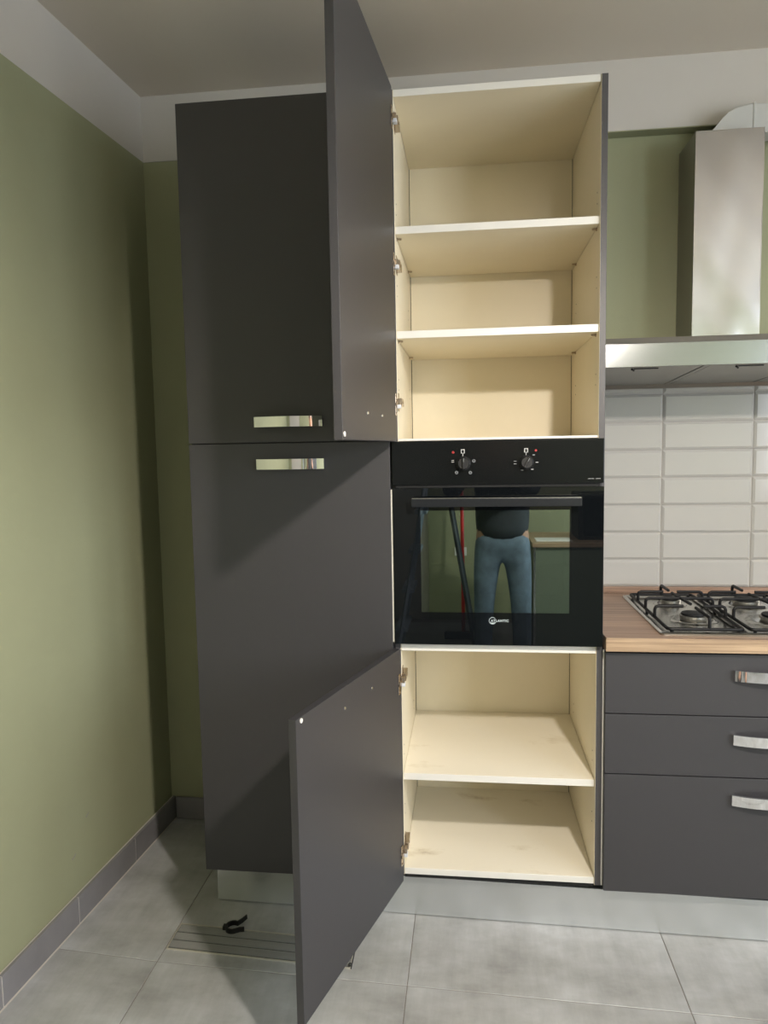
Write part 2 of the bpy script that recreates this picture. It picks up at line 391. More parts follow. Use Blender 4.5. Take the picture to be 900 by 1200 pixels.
# ------------------------------------------------------------------ chrome bow handle
def bow(bm, x0, x1, z0, z1, yf, depth=0.030, th=0.006, n=18, M=None):
    """flat strip bowed out from the face at y=yf toward -y"""
    pts = []
    for k in range(n + 1):
        t = -1 + 2 * k / n
        pts.append((x0 + (x1 - x0) * (t + 1) / 2, yf - 0.012 - (depth - 0.012) * (1 - t * t)))
    out = [(p[0], p[1]) for p in pts]; inn = [(p[0], min(p[1] + th, yf)) for p in pts]
    poly = [(x0, yf)] + out + [(x1, yf), (x1 - th, yf), ] + [(min(max(p[0], x0 + th), x1 - th), p[1]) for p in inn[::-1]] + [(x0 + th, yf)]
    vs = []
    top = []; bot = []
    for p in poly:
        a = bm.verts.new((p[0], p[1], z0)); b_ = bm.verts.new((p[0], p[1], z1)); bot.append(a); top.append(b_)
    k = len(poly)
    for i in range(k): bm.faces.new((bot[i], bot[(i + 1) % k], top[(i + 1) % k], top[i]))
    # caps as quads between outer and inner arcs
    no = len(out); ni = len(inn)
    # indices: 0 start, 1..no outer, no+1 end face, no+2 inner start, then inner reversed, last
    o_idx = [0] + list(range(1, no + 1)) + [no + 1]
    i_idx = [k - 1] + list(range(k - 2, k - 2 - ni, -1)) + [no + 2]
    for L_, flip in ((bot, False), (top, True)):
        for a in range(len(o_idx) - 1):
            q = [L_[o_idx[a]], L_[o_idx[a + 1]], L_[i_idx[a + 1]], L_[i_idx[a]]]
            try: bm.faces.new(q if not flip else q[::-1])
            except ValueError: pass
    bmesh.ops.remove_doubles(bm, verts=bm.verts, dist=1e-6)
    if M is not None: bmesh.ops.transform(bm, matrix=M, verts=bm.verts)

# ------------------------------------------------------------------ left tall cabinet (doors shut)
H0, HS, HT = 0.154, 1.4815, 2.449
tc_ = thing('tall_cabinet', 'closed tall anthracite cabinet beside the green wall with two chrome handles', 'cabinet', (-0.302, 0.3, 0))
obj('carcass', bbox(-0.604, -0.001, 0.0225, 0.578, H0 - 0.002, HT + 0.002, 0.001), ANTH, tc_)
for x in (-0.54, -0.06):
    for y in (0.14, 0.5):
        bm = B(); lathe(bm, [(0.025, 0.0), (0.025, 0.01), (0.014, 0.015), (0.014, H0 - 0.003)], (x, y, 0), 12); obj('foot', bm, BLACK, tc_)
d1 = obj('upper_door', bbox(-0.604, -0.0035, 0.0, 0.020, HS + 0.0015, HT, 0.0012), ANTH, tc_)
d2 = obj('lower_door', bbox(-0.604, -0.0035, 0.0, 0.020, H0, HS - 0.0015, 0.0012), ANTH, tc_)
bm = B(); bow(bm, -0.399, -0.197, 1.527, 1.557, 0.0); obj('door_handle', bm, CHROME, d1, sm=True)
bm = B(); bow(bm, -0.396, -0.195, 1.404, 1.434, 0.0); obj('door_handle', bm, CHROME, d2, sm=True)

# ------------------------------------------------------------------ oven column, open above and below the oven
oc = thing('oven_cabinet', 'tall open oven cabinet with cream shelves above and below the oven', 'cabinet', (0.301, 0.3, 0))
XL0, XL1, XR0, XR1 = 0.001, 0.019, 0.5835, 0.6015
YC, YK = 0.020, 0.556
def panel2(name, x0, x1, y0, y1, z0, z1, mats, pick, label=None):
    bm = bbox(x0, x1, y0, y1, z0, z1, 0.0008, 1)
    for f in bm.faces: f.normal_update(); f.material_index = pick(f)
    # recalc happens later, the indices stay
    o = obj(name, bm, mats, oc)
    if label: o['label'] = label
    return o
def pick_left(f): return 1 if f.calc_center_median().x > XL1 - 0.0009 else 0
def pick_right(f): return 1 if f.calc_center_median().x < XR0 + 0.0009 else 0
panel2('side_panel', XL0, XL1, YC, 0.578, H0 + .005, HT + 0.004, [ANTH_E, CREAM], pick_left)
panel2('side_panel', XR0, XR1, YC, 0.578, H0 + .003, HT + 0.004, [ANTH_E, CREAM], pick_right)
def board(name, z0, z1, y0=YC + 0.003, stained=False, label=None):
    bm = bbox(XL1 + .0006, XR0 - .0006, y0, YK - .0015, z0, z1, 0.0008, 1)
    for f in bm.faces: f.material_index = 1 if f.calc_center_median().y < y0 + 0.0009 else 0
    o = obj(name, bm, [CREAM_D if stained else CREAM, WHITE_E], oc)
    if label: o['label'] = label
    return o
board('top_board', 2.434, 2.453)
for z in (2.064, 1.773): board('shelf', z, z + 0.021, YC + 0.008)
board('shelf', 0.4565, 0.4775, YC + 0.010, True)
board('oven_bay_top', 1.4795, 1.4865)
board('oven_bay_board', 0.859, 0.879)
board('bottom_board', 0.160, 0.180, stained=True)
lab(obj('back_panel', bbox(XL1 + .0022, XR0 - .0022, YK, YK + 0.004, H0 + .005, HT + .002, 0.0), CREAM, oc), 'cream hardboard back')
obj('groove_shade', bbox(XL1 + .0001, XR0 - .0001, YK + .006, YK + .008, H0 + .005, HT + .002, 0.0), DARK_GAP, oc)
# gaps between back and sides are open; the black sheet adds their shade; shelf pins under the shelves
def pin(x, y, z, s):
    bm = B(); tube(bm, [(x, y, z), (x + s * 0.014, y, z)], 0.0028, 8); tube(bm, [(x, y, z), (x + s * 0.003, y, z)], 0.005, 8)
    obj('shelf_pin', bm, HINGE_M, oc)
for z in (2.061, 1.770, 0.4535):
    for y in (0.07, 0.46):
        pin(XL1, y, z, 1); pin(XR0, y, z, -1)
bm = B()
for (x, s) in ((XL1, 1), (XR0, -1)):
    for y in (0.07, 0.46):
        for z in (2.16, 2.13, 1.93, 1.90, 1.66, 1.63, 0.55, 0.52, 0.36, 0.33):
            tube(bm, [(x - s * .0004, y, z), (x + s * 0.0003, y, z)], 0.0022, 8)
obj('pin_holes', bm, DARK_GAP, oc)['kind'] = 'stuff'
for x in (0.07, 0.53):
    for y in (0.14, 0.5):
        bm = B(); lathe(bm, [(0.025, 0.0), (0.025, 0.01), (0.014, 0.015), (0.014, H0 + .005)], (x, y, 0), 12); obj('foot', bm, BLACK, oc)
obj('base_gap_shade', bbox(XL1, XR0, YC + 0.01, 0.09, 0.1585 - .012, 0.1595, 0.0), DARK_GAP, oc)  # black strip put in as shade between bottom board and plinth

def open_door(name, ang, z0, z1, hinges, screws, handle_u, handle_z, knob, label):
    P0 = Vector((0.018, -0.005, 0))
    d = obj(name, B_door(z0, z1), ANTH, oc, local=True)
    d.location = P0 - ORG[oc.name] + Vector((0, 0, 0)); d.rotation_euler = (0, 0, -math.radians(ang)); d['label'] = label
    for z in hinges:
        bm = B()
        box(bm, 0.003, 0.019, 0.0, 0.0022, z - 0.031, z + 0.031); bevel(bm, 0.0008, 1)   # wing plate on the door
        tube(bm, [(0.011, 0.0, z), (0.011, 0.005, z)], 0.0155 / 2 + .001, 14)
        tube(bm, [(0.011, 0.002, z + 0.024), (0.011, 0.0035, z + 0.024)], 0.0032, 10)
        tube(bm, [(0.011, 0.002, z - 0.024), (0.011, 0.0035, z - 0.024)], 0.0032, 10)
        obj('hinge', bm, HINGE_M, d, local=True)
        # arm that reaches back to the plate on the cabinet side: built in the cabinet's own frame
        bm = B()
        box(bm, XL1, XL1 + 0.0105, -0.004, 0.030, z + 0.000, z + 0.016); box(bm, XL1, XL1 + 0.013, 0.022, 0.085, z - 0.002, z + 0.020)
        bevel(bm, 0.001, 1); box(bm, XL1, XL1 + .002, 0.036, 0.060, z - 0.016, z + 0.036)
        tube(bm, [(XL1 + .013, 0.050, z + .009), (XL1 + .0145, 0.050, z + .009)], 0.004, 10)
        obj('hinge_arm', bm, HINGE_M, oc)
        bm = B(); box(bm, XL1 + 0.001, XL1 + 0.012, -0.0055, 0.013, z - 0.010, z + 0.0005); bevel(bm, 0.001, 1)
        lab(obj('hinge_cover', bm, HINGE_W, oc), 'pale plastic hinge cap')
    for u, z in screws:
        bm = B(); tube(bm, [(u, -0.0001, z), (u, 0.0018, z)], [0.0042, 0.0034], 10); obj('screw', bm, SCREW, d, local=True)
    u, z = knob
    bm = B(); tube(bm, [(u, -0.0001, z), (u, 0.0022, z)], 0.0055, 12); lab(obj('door_bumper', bm, WHITE_E, d, local=True), 'small pale round stop in the corner')
    bm = B(); bow(bm, handle_u[0], handle_u[1], handle_z - 0.015, handle_z + 0.015, -0.020); obj('door_handle', bm, CHROME, d, local=True, sm=True)
    return d
def B_door(z0, z1):
    return bbox(0.0, 0.597, -0.019, 0.0, z0, z1, 0.0012)
open_door('upper_door', 95.0, 1.479, HT, (2.365, 1.972, 1.583), ((0.365, 1.544), (0.198, 1.544)), (0.180, 0.383), 1.544, (0.586, 1.491), 'upper door swung open toward the camera')
open_door('lower_door', 107.0, 0.155, 0.872, (0.768, 0.240), ((0.362, 0.818), (0.200, 0.818)), (0.180, 0.383), 0.819, (0.575, 0.864), 'lower door swung open toward the camera')

# ------------------------------------------------------------------ built-in oven
ov = thing('built_in_oven', 'black built-in electric oven with glass door and two knobs', 'oven', (0.3, 0.3, 0.885))
bm = bbox(0.026, 0.578, 0.018, 0.52, 0.8805, 1.4765, 0.002)
# hollow it: leave the body as a shell made of separate walls so that the cavity shows through the glass
bm.free(); bm = B()
box(bm, 0.026, 0.060, 0.020, 0.52, 0.8805, 1.4765); box(bm, 0.544, 0.578, 0.020, 0.52, 0.8805, 1.4765)
box(bm, 0.060, 0.544, 0.020, 0.52, 0.8805, 0.945); box(bm, 0.060, 0.544, 0.020, 0.52, 1.300, 1.4765); box(bm, 0.060, 0.544, 0.44, 0.52, 0.945, 1.300)
body = obj('oven_body', bm, OVEN_IN, ov)
cp = obj('control_panel', bbox(0.0025, 0.5965, -0.002, 0.018, 1.3535, 1.478, 0.0015), BLACK_P, ov)
bm = B(); box(bm, 0.012, 0.587, 0.006, 0.019, 1.3445, 1.3535); lab(obj('vent_gap', bm, DARK_GAP, ov), 'dark vent slot under the control panel')
def knob(x, z, rot):
    bm = B()
    M = Matrix.Translation((x, -0.002, z)) @ Matrix.Rotation(PI / 2, 4, 'X')
    n = 28; prof = [(0.0205, 0.0), (0.0205, 0.003), (0.0175, 0.006), (0.0165, 0.020), (0.0150, 0.0225)]
    lathe(bm, prof, (0, 0, 0), n)
    bmesh.ops.transform(bm, matrix=M, verts=bm.verts)
    k = obj('knob', bm, BLACK, cp, sm=True)
    return k
for (x, rot) in ((0.2075, 0), (0.3835, 0)): knob(x, 1.4135, rot)
# pointer ridges on the knobs and printed marks round them
def ridge(x, z, a):
    bm = B(); box(bm, -0.0032, 0.0032, -0.031, -0.0235, -0.0155, 0.0155); bevel(bm, 0.001, 1)
    bmesh.ops.transform(bm, matrix=Matrix.Translation((x, 0, z)) @ Matrix.Rotation(a, 4, 'Y'), verts=bm.verts)
    obj('knob_grip', bm, BLACK, cp)
    bm = B(); box(bm, -0.0007, 0.0007, -0.0314, -0.0309, 0.004, 0.0145)
    bmesh.ops.transform(bm, matrix=Matrix.Translation((x, 0, z)) @ Matrix.Rotation(a, 4, 'Y'), verts=bm.verts)
    lab(obj('pointer_line', bm, PRINT_G, cp), 'pale pointer line on the knob')
ridge(0.2075, 1.4135, 0.0); ridge(0.3835, 1.4135, 0.5)
YP = -0.0026
def ring2(bm, x, z, r, t, y=YP, a0=0, a1=2 * PI, n=20):
    k = n
    for i in range(k):
        a = a0 + (a1 - a0) * i / k; b_ = a0 + (a1 - a0) * (i + 1) / k
        v = [bm.verts.new((x + q * math.cos(w_), y, z + q * math.sin(w_))) for w_, q in ((a, r - t), (a, r), (b_, r), (b_, r - t))]
        bm.faces.new(v)
def bar(bm, x0, x1, z0, z1, y=YP): box(bm, x0, x1, y, y + 0.0004, z0, z1)
bmw = B(); bmg = B(); bmr = B()
for x, z in ((0.2055, 1.4475), (0.3825, 1.4475)):         # the 0 mark with a downward tick
    bar(bmw, x - 0.0055, x - 0.0030, z - .006, z + .006); bar(bmw, x + 0.0030, x + 0.0055, z - .006, z + .006)
    bar(bmw, x - 0.0030, x + 0.0030, z + .0035, z + .006); bar(bmw, x - 0.0030, x + 0.0030, z - .006, z - .0045); bar(bmw, x - .001, x + .001, z - .014, z - .0045)
for x, z in ((0.178, 1.445), (0.4095, 1.447)): bmesh.ops.transform(bmr, matrix=Matrix(), verts=[]); ring2(bmr, x, z, 0.0036, 0.0035)
x, z = 0.2075, 1.4135
bar(bmw, x - .0345, x - .0265, z + .0075, z + .0095); bar(bmw, x - .0345, x - .0265, z + .003, z + .005)
for dx, dz in ((0.029, 0.0065), (0.019, -0.0265), (-0.020, -0.026)): ring2(bmg, x + dx, z + dz, 0.0046, 0.0016); bar(bmg, x + dx - .003, x + dx + .003, z + dz - .0007, z + dz + .0007)
x = 0.3835
for dx, dz, ww in ((-.0315, .004, .008), (-.0315, -.0035, .008), (.020, .021, .006), (.029, .0, .008), (.016, -.0195, .007), (-.012, -.0215, .007)):
    bar(bmw if dx > 0 else bmg, x + dx - ww / 2, x + dx + ww / 2, z + dz - .001, z + dz + .001)
for k in range(10):                                          # tiny model line at the right end, too small to read
    if k == 5: continue
    bar(bmw, 0.5525 + k * .0035, 0.5525 + k * .0035 + .0026, 1.3650, 1.3664 + .0006 * (k % 2))
lab(obj('printed_marks', bmw, PRINT_W, cp), 'white printed symbols')['kind'] = 'stuff'; lab(obj('printed_marks', bmg, PRINT_G, cp), 'grey printed symbols')['kind'] = 'stuff'; lab(obj('printed_marks', bmr, PRINT_R, cp), 'red printed dots')['kind'] = 'stuff'

# door: frame of black glass round a tinted window
DZ0, DZT = 0.8865, 1.3440
wx0, wx1, wz0, wz1 = 0.0825, 0.5035, 0.982, 1.279
bm = B(); yb0, yb1 = -0.002, 0.017
box(bm, 0.0025, wx0, yb0, yb1, DZ0, DZT); box(bm, wx1, 0.5965, yb0, yb1, DZ0, DZT)
box(bm, wx0, wx1, yb0, yb1, DZ0, wz0); box(bm, wx0, wx1, yb0, yb1, wz1, DZT)
bmesh.ops.remove_doubles(bm, verts=bm.verts, dist=1e-6)
od = obj('oven_door', bm, BLACK_G, ov)
bm = B(); box(bm, wx0, wx1, -0.0018, 0.0022, wz0, wz1); lab(obj('window_pane', bm, OVEN_WIN, od), 'tinted window glass')
bm = B()
for z in (1.112, 1.1155, 1.075): tube(bm, [(0.075, 0.05, z), (0.53, 0.05, z)], 0.0016, 6)
for k in range(19): tube(bm, [(0.085 + k * 0.0245, 0.05, 1.112), (0.085 + k * 0.0245, 0.42, 1.112)], 0.0012, 5)
lab(obj('wire_rack', bm, CHROME, ov), 'chromed wire rack inside the oven')
# handle: flat black bar with a bright upper edge on two posts
bm = B(); box(bm, 0.060, 0.531, -0.046, -0.037, 1.2925, 1.3165); bevel(bm, 0.0025, 3)
for x in (0.085, 0.506): box(bm, x - 0.009, x + 0.009, -0.038, -0.0018, 1.298, 1.312)
hd = lab(obj('oven_handle', bm, mat('satin_black_metal', (0.018, 0.02, 0.024), 0.28, metal=0.3), od), 'long dark bar handle')
bm = B(); box(bm, 0.062, 0.529, -0.0445, -0.0375, 1.3162, 1.3180); lab(obj('handle_trim', bm, STEEL, od), 'thin bright strip along the top of the handle')
# maker's mark: ring, crescent and lettering
bm = B(); YL = -0.0024
cxm, czm = 0.2875, 0.9585
ring2(bm, cxm, czm, 0.0105, 0.0013, YL, math.radians(40), math.radians(330), 26)
for i in range(14):                                            # lower crescent
    a = math.radians(200 + i * 10); b_ = math.radians(210 + i * 10)
    def rr(t): return 0.0095 - 0.0042 * math.sin(max(0, min(PI, (t - math.radians(200)) / math.radians(140) * PI)))
    v = [bm.verts.new((cxm + q * math.cos(t), YL, czm + q * math.sin(t))) for t, q in ((a, rr(a)), (a, 0.0098), (b_, 0.0098), (b_, rr(b_)))]
    bm.faces.new(v)
lab(obj('emblem', bm, mat('silver_print', (0.55, 0.62, 0.64), 0.4), od), 'silver ring emblem')
fc = bpy.data.curves.new('lettering', 'FONT'); fc.body = 'ATLANTIC'; fc.size = 0.0098; fc.extrude = 0.0001; fc.space_character = 1.12; fc.offset = 0.00025
fo = bpy.data.objects.new('lettering', fc); COL.objects.link(fo)
bpy.context.view_layer.update()
me = bpy.data.meshes.new_from_object(fo.evaluated_get(bpy.context.evaluated_depsgraph_get()))
bpy.data.objects.remove(fo)
bm = B(); bm.from_mesh(me); bmesh.ops.transform(bm, matrix=Matrix.Translation((0.2825, YL, 0.9555)) @ Matrix.Rotation(PI / 2, 4, 'X'), verts=bm.verts)
lab(obj('brand_lettering', bm, MATS['silver_print'], od), 'silver capital letters')
# narrow light strip at the left of the oven door
bm = B(); box(bm, -0.0028, 0.0020, 0.002, 0.0195, 0.8905, 1.340); lab(obj('edge_trim', bm, WHITE_E, ov), 'thin bright trim on the left edge')

# ------------------------------------------------------------------ drawer unit, worktop, hob
dc0 = None
dc = thing('drawer_cabinet', 'low anthracite drawer unit under the hob with three bowed chrome handles', 'cabinet', (1.055, 0.3, 0))
bm = B(); box(bm, 0.6065, 1.505, 0.022, 0.60, 0.158, 0.872); obj('carcass', bm, ANTH, dc)
zs = ((0.1545, 0.5105, 0.4355, 0.4655), (0.5135, 0.6895, 0.6125, 0.6415), (0.6925, 0.8685, 0.7965, 0.8265))
for z0, z1, h0, h1 in zs:
    f = obj('drawer_front', bbox(0.6065, 1.505, 0.0, 0.0205, z0, z1, 0.0012), ANTH, dc)
    bm = B(); bow(bm, 0.955, 1.155, h0, h1, 0.0); obj('drawer_handle', bm, CHROME, f, sm=True)
for x in (0.67, 1.44):
    for y in (0.14, 0.5):
        bm = B(); lathe(bm, [(0.025, 0.0), (0.025, 0.01), (0.014, 0.015), (0.014, 0.158)], (x, y, 0), 12); obj('foot', bm, BLACK, dc)
lab(obj('side_edge', bbox(0.6022, 0.6064, 0.0205, 0.024, 0.158, 0.872, 0.0), WHITE_E, dc), 'thin white edge of the cabinet side')
bc2 = thing('base_cabinet', 'plain anthracite base unit at the far right beyond the drawers', 'cabinet', (1.81, 0.3, 0))
bm = B(); box(bm, 1.509, 2.108, 0.022, 0.60, 0.158, 0.872); obj('carcass', bm, ANTH, bc2)
obj('door', bbox(1.509, 2.108, 0.0, 0.0205, 0.1545, 0.8685, 0.0012), ANTH, bc2)
for x in (1.57, 2.05):
    for y in (0.14, 0.5):
        bm = B(); lathe(bm, [(0.025, 0.0), (0.025, 0.01), (0.014, 0.015), (0.014, 0.158)], (x, y, 0), 12); obj('foot', bm, BLACK, bc2)

wt = thing('worktop', 'walnut-look laminate worktop over the drawer unit', 'worktop', (1.05, 0.3, 0.8785))
bm = bbox(0.603, 2.11, -0.022, 0.629, 0.8785, 0.918, 0.0015)
for f in bm.faces: f.material_index = 1 if f.calc_center_median().y < -0.0195 else 0
obj('worktop_board', bm, [WOOD, WOOD_E], wt)
up_ = obj('upstand', bbox(0.603, 2.11, 0.611, 0.629, 0.918, 0.940, 0.0015), WOOD, None)

tag(up_, 'narrow walnut-look upstand strip between worktop and white tiles', 'upstand')
hob = thing('gas_hob', 'stainless steel four-burner gas hob with black pan supports', 'hob', (1.05, 0.28, 0.918))
HX0, HX1, HY0, HY1, HZ = 0.760, 1.340, 0.014, 0.545, 0.918
bm = B()
def rrect(x0, x1, y0, y1, r, n=5):
    pts = []
    for cx, cy, a in ((x1 - r, y1 - r, 0), (x0 + r, y1 - r, PI / 2), (x0 + r, y0 + r, PI), (x1 - r, y0 + r, 3 * PI / 2)):
        for k in range(n + 1): pts.append((cx + r * math.cos(a + PI / 2 * k / n), cy + r * math.sin(a + PI / 2 * k / n)))
    return pts
lay = [(0, 0.0, 0.012), (0, 0.0045, 0.012), (0.004, 0.0075, 0.011), (0.011, 0.0078, 0.010), (0.017, 0.0040, 0.008), (0.03, 0.0034, 0.006)]
rings = []
for off, dz, rad in lay:
    rings.append([bm.verts.new((p[0], p[1], HZ + dz)) for p in rrect(HX0 + off, HX1 - off, HY0 + off, HY1 - off, rad)])
for a, b_ in zip(rings, rings[1:]):
    k = len(a)
    for j in range(k): bm.faces.new((a[j], a[(j + 1) % k], b_[(j + 1) % k], b_[j]))
bm.faces.new(rings[-1]); bm.faces.new(rings[0][::-1])
HOBM = mat('hob_steel', (0.46, 0.45, 0.42), 0.22, metal=1, noise=0.05, nscale=6, rvar=0.08)
hp = obj('hob_plate', bm, HOBM, hob, sm=True)
ZP = HZ + 0.0034
burners = [((0.889, 0.405), 0.030), ((0.899, 0.185), 0.040), ((1.128, 0.405), 0.040), ((1.140, 0.175), 0.052)]
for (bx, by), R_ in burners:
    bm = B(); lathe(bm, [(R_ * 1.75, 0.0), (R_ * 1.65, 0.003), (R_ * 1.35, 0.0045), (R_ * 1.15, 0.002)], (bx, by, ZP), 40); rng = lab(obj('burner_dish', bm, HOBM, hob, sm=True), 'pressed steel ring round the burner')
    bm = B(); lathe(bm, [(R_ * 0.9, 0.002), (R_ * 0.95, 0.006), (R_ * 1.0, 0.009), (R_ * 1.0, 0.0165), (R_ * 0.86, 0.0175)], (bx, by, ZP), 40)
    for k in range(24):
        a = 2 * PI * k / 24
        M = Matrix.Translation((bx, by, ZP + 0.012)) @ Matrix.Rotation(a, 4, 'Z'); box(bm, R_ * 0.985, R_ * 1.02, -0.0012, 0.0012, -0.003, 0.0035, M)
    br = obj('burner', bm, FILTER, hob, sm=True)
    bm = B(); lathe(bm, [(R_ * 0.84, 0.0175), (R_ * 0.88, 0.0195), (R_ * 0.86, 0.0235), (R_ * 0.6, 0.025)], (bx, by, ZP), 40)
    lab(obj('burner_cap', bm, IRON, br, sm=True), 'black enamelled cap')
    bm = B(); tube(bm, [(bx + R_ * 1.12, by + .004, ZP), (bx + R_ * 1.12, by + .004, ZP + 0.017)], 0.0022, 8); obj('igniter', bm, WHITE_E, br)
W_R = 0.0050
def grate(x0, x1, y0, y1, bs):
    bm = B(); zf = HZ + 0.013; zt = HZ + 0.047
    loop = rrect(x0, x1, y0, y1, 0.012, 4); tube(bm, [(p[0], p[1], zf) for p in loop], W_R, 8, closed=True)
    for fx, fy in ((x0 + .012, y0 + .004), (x1 - .012, y0 + .004), (x0 + .012, y1 - .004), (x1 - .012, y1 - .004), (x0, (y0 + y1) / 2), (x1, (y0 + y1) / 2)):
        tube(bm, [(fx, fy, HZ + 0.0035), (fx, fy, zf)], 0.0055, 8)
    def finger(a, b_):
        a = Vector(a); b_ = Vector(b_); d = (b_ - a).normalized()
        p = [Vector((a.x, a.y, zf)), Vector((a.x, a.y, zt - 0.010)) + 0.0 * Vector((d.x, d.y, 0)), Vector((a.x + d.x * .003, a.y + d.y * .003, zt - 0.003)), Vector((a.x + d.x * .010, a.y + d.y * .010, zt)), Vector((b_.x, b_.y, zt))]
        tube(bm, p, W_R, 8)
    for (bx, by), R_ in bs:
        finger((x0, by, 0), (bx - R_ * 0.75, by, 0)); finger((x1, by, 0), (bx + R_ * 0.75, by, 0))
    (b1x, b1y), R1 = bs[0]; (b2x, b2y), R2 = bs[1]
    finger((b1x, y1, 0), (b1x, b1y + R1 * 0.7, 0)); finger((b2x, y0, 0), (b2x, b2y - R2 * 0.55, 0))
    ym = (b1y + b2y) / 2 + 0.005; xm = (b1x + b2x) / 2
    finger((x0, ym, 0), (xm, ym, 0)); finger((x1, ym, 0), (xm, ym, 0))
    tube(bm, [(b1x, b1y - R1 * 0.75, zt), (b2x, b2y + R2 * 0.75, zt)], W_R, 8)
    return bm
obj('pan_support', grate(0.7855, 0.992, 0.036, 0.522, burners[:2]), IRON, hob, sm=True)
obj('pan_support', grate(1.012, 1.245, 0.036, 0.522, burners[2:]), IRON, hob, sm=True)
for k in range(4):
    bm = B(); lathe(bm, [(0.018, 0.0), (0.018, 0.004), (0.0155, 0.006), (0.0145, 0.022), (0.013, 0.024)], (1.295, 0.10 + k * 0.075, ZP), 24); obj('control_knob', bm, BLACK, hob, sm=True)

# ------------------------------------------------------------------ hood and duct
rh = thing('range_hood', 'stainless steel chimney hood above the hob', 'hood', (1.06, 0.4, 1.65))
X0, X1_ = 0.613, 1.507; YH = 0.130
bm = B()
# canopy shell: front band, sides, chamfered lip, flat top with the chimney on it
lip = 0.020
pr = [(YH, 1.684), (YH, 1.7495), (YH + 0.012, 1.768), (YH + 0.03, 1.7705), (YR - 0.008, 1.7705), (YR - 0.008, 1.655), (0.60, 1.655), (0.585, 1.672), (0.585, 1.700), (0.150, 1.700), (0.150, 1.684)]
prism(bm, pr, X0, X1_, 'x')
for f in bm.faces:
    f.normal_update(); c = f.calc_center_median()
    f.material_index = 1 if (YH + .001 < c.y < YH + 0.02 and c.z > 1.75) else (2 if c.z < 1.7 and c.y > YH + .001 else 0)
can = obj('canopy', bm, [STEEL_H, STEEL_D, FILTER], rh)
bm = B(); box(bm, X0 + .004, X1_ - .004, 0.153, 0.583, 1.696, 1.699); lab(obj('filter_recess', bm, BLACK, can), 'dark gap above the filters')
for k in range(3):
    a = X0 + 0.004 + k * (X1_ - X0 - 0.008) / 3; b_ = a + (X1_ - X0 - 0.008) / 3
    bm = B(); g = 0.0105
    pts = [(0.152, 1.684), (0.583, 1.666), (0.583, 1.676), (0.152, 1.694)]
    prism(bm, pts, a + g, b_ - g, 'x'); bevel(bm, 0.002, 1)
    fl = obj('grease_filter', bm, FILTER, can)
    bm = B(); xc = (a + b_) / 2 + .0
    tube(bm, [(xc - 0.055, 0.168, 1.6815), (xc + 0.015, 0.168, 1.6815)], 0.0016, 6); tube(bm, [(xc - 0.06, 0.172, 1.681), (xc - 0.052, 0.180, 1.6775)], 0.003, 8)
    obj('filter_latch', bm, BLACK, can)
    if k < 2:
        bm = B(); prism(bm, [(0.152, 1.684), (0.583, 1.666), (0.583, 1.676), (0.152, 1.694)], b_ - .0065, b_ + .0065, 'x'); obj('filter_rail', bm, FILTER, can)
bm = B(); box(bm, 0.9545, 1.1655, 0.4525, YR - 0.002, 1.7705, 2.458)
def sheet(x, z): return 0.4503 - 0.0012 * math.sin(11.0 * z + 1.1 + 1.5 * math.sin(6 * x)) - 0.0005 * math.sin(27 * z + 8 * x)
g_ = [[bm.verts.new((0.9545 + 0.211 * a / 12, sheet(a / 12, 1.7705 + 0.6875 * b_ / 48), 1.7705 + 0.6875 * b_ / 48)) for a in range(13)] for b_ in range(49)]
for b_ in range(48):
    for a in range(12): bm.faces.new((g_[b_][a], g_[b_][a + 1], g_[b_ + 1][a + 1], g_[b_ + 1][a]))
for x in (0.9546, 1.1640): box(bm, x, x + .0013, 0.4497, 0.4526, 1.7705, 2.458)
box(bm, 0.9545, 1.1655, 0.4497, 0.4526, 2.4565, 2.458)
for f in bm.faces:
    f.normal_update(); f.material_index = 1 if abs(f.normal.x) > .5 else 0  # side faces take darker steel, their shade put into the colour
ch = obj('chimney', bm, [CHIM, STEEL_D], rh, sm=True)
dt = thing('ventilation_duct', 'white plastic flat duct on the wall above the hood chimney', 'duct', (1.15, 0.54, 2.5))
bm = B()
el = [(1.000, 2.4585), (1.030, 2.484), (1.050, 2.513), (1.070, 2.532), (1.092, 2.543), (1.150, 2.5545), (1.150, 2.4585)]
prism(bm, el, 0.498, YB - 0.002, 'y'); bevel(bm, 0.002, 1); obj('elbow', bm, DUCT, dt)
obj('duct_length', bbox(1.150, 2.9, 0.500, YB - 0.002, 2.462, 2.5525, 0.003), DUCT, dt)
bm = B(); box(bm, 1.146, 1.154, 0.496, YB - 0.001, 2.4586, 2.5568); bevel(bm, 0.001, 1); obj('coupling', bm, DUCT, dt)

# ------------------------------------------------------------------ plinth
kp = thing('plinth', 'brushed aluminium plinth strip along the foot of the cabinets', 'plinth', (0.3, 0.06, 0))
def ply(x): return 0.0815 - 0.0265 * (x + 0.6)
def plank(xa, xb, name):
    bm = B(); prism(bm, [(xa, ply(xa)), (xb, ply(xb)), (xb, ply(xb) + .014), (xa, ply(xa) + .014)], 0.002, 0.128, 'z'); bevel(bm, 0.0012, 1)
    return obj(name, bm, PLINTH, kp)
plank(-0.600, 2.11, 'plinth_board')

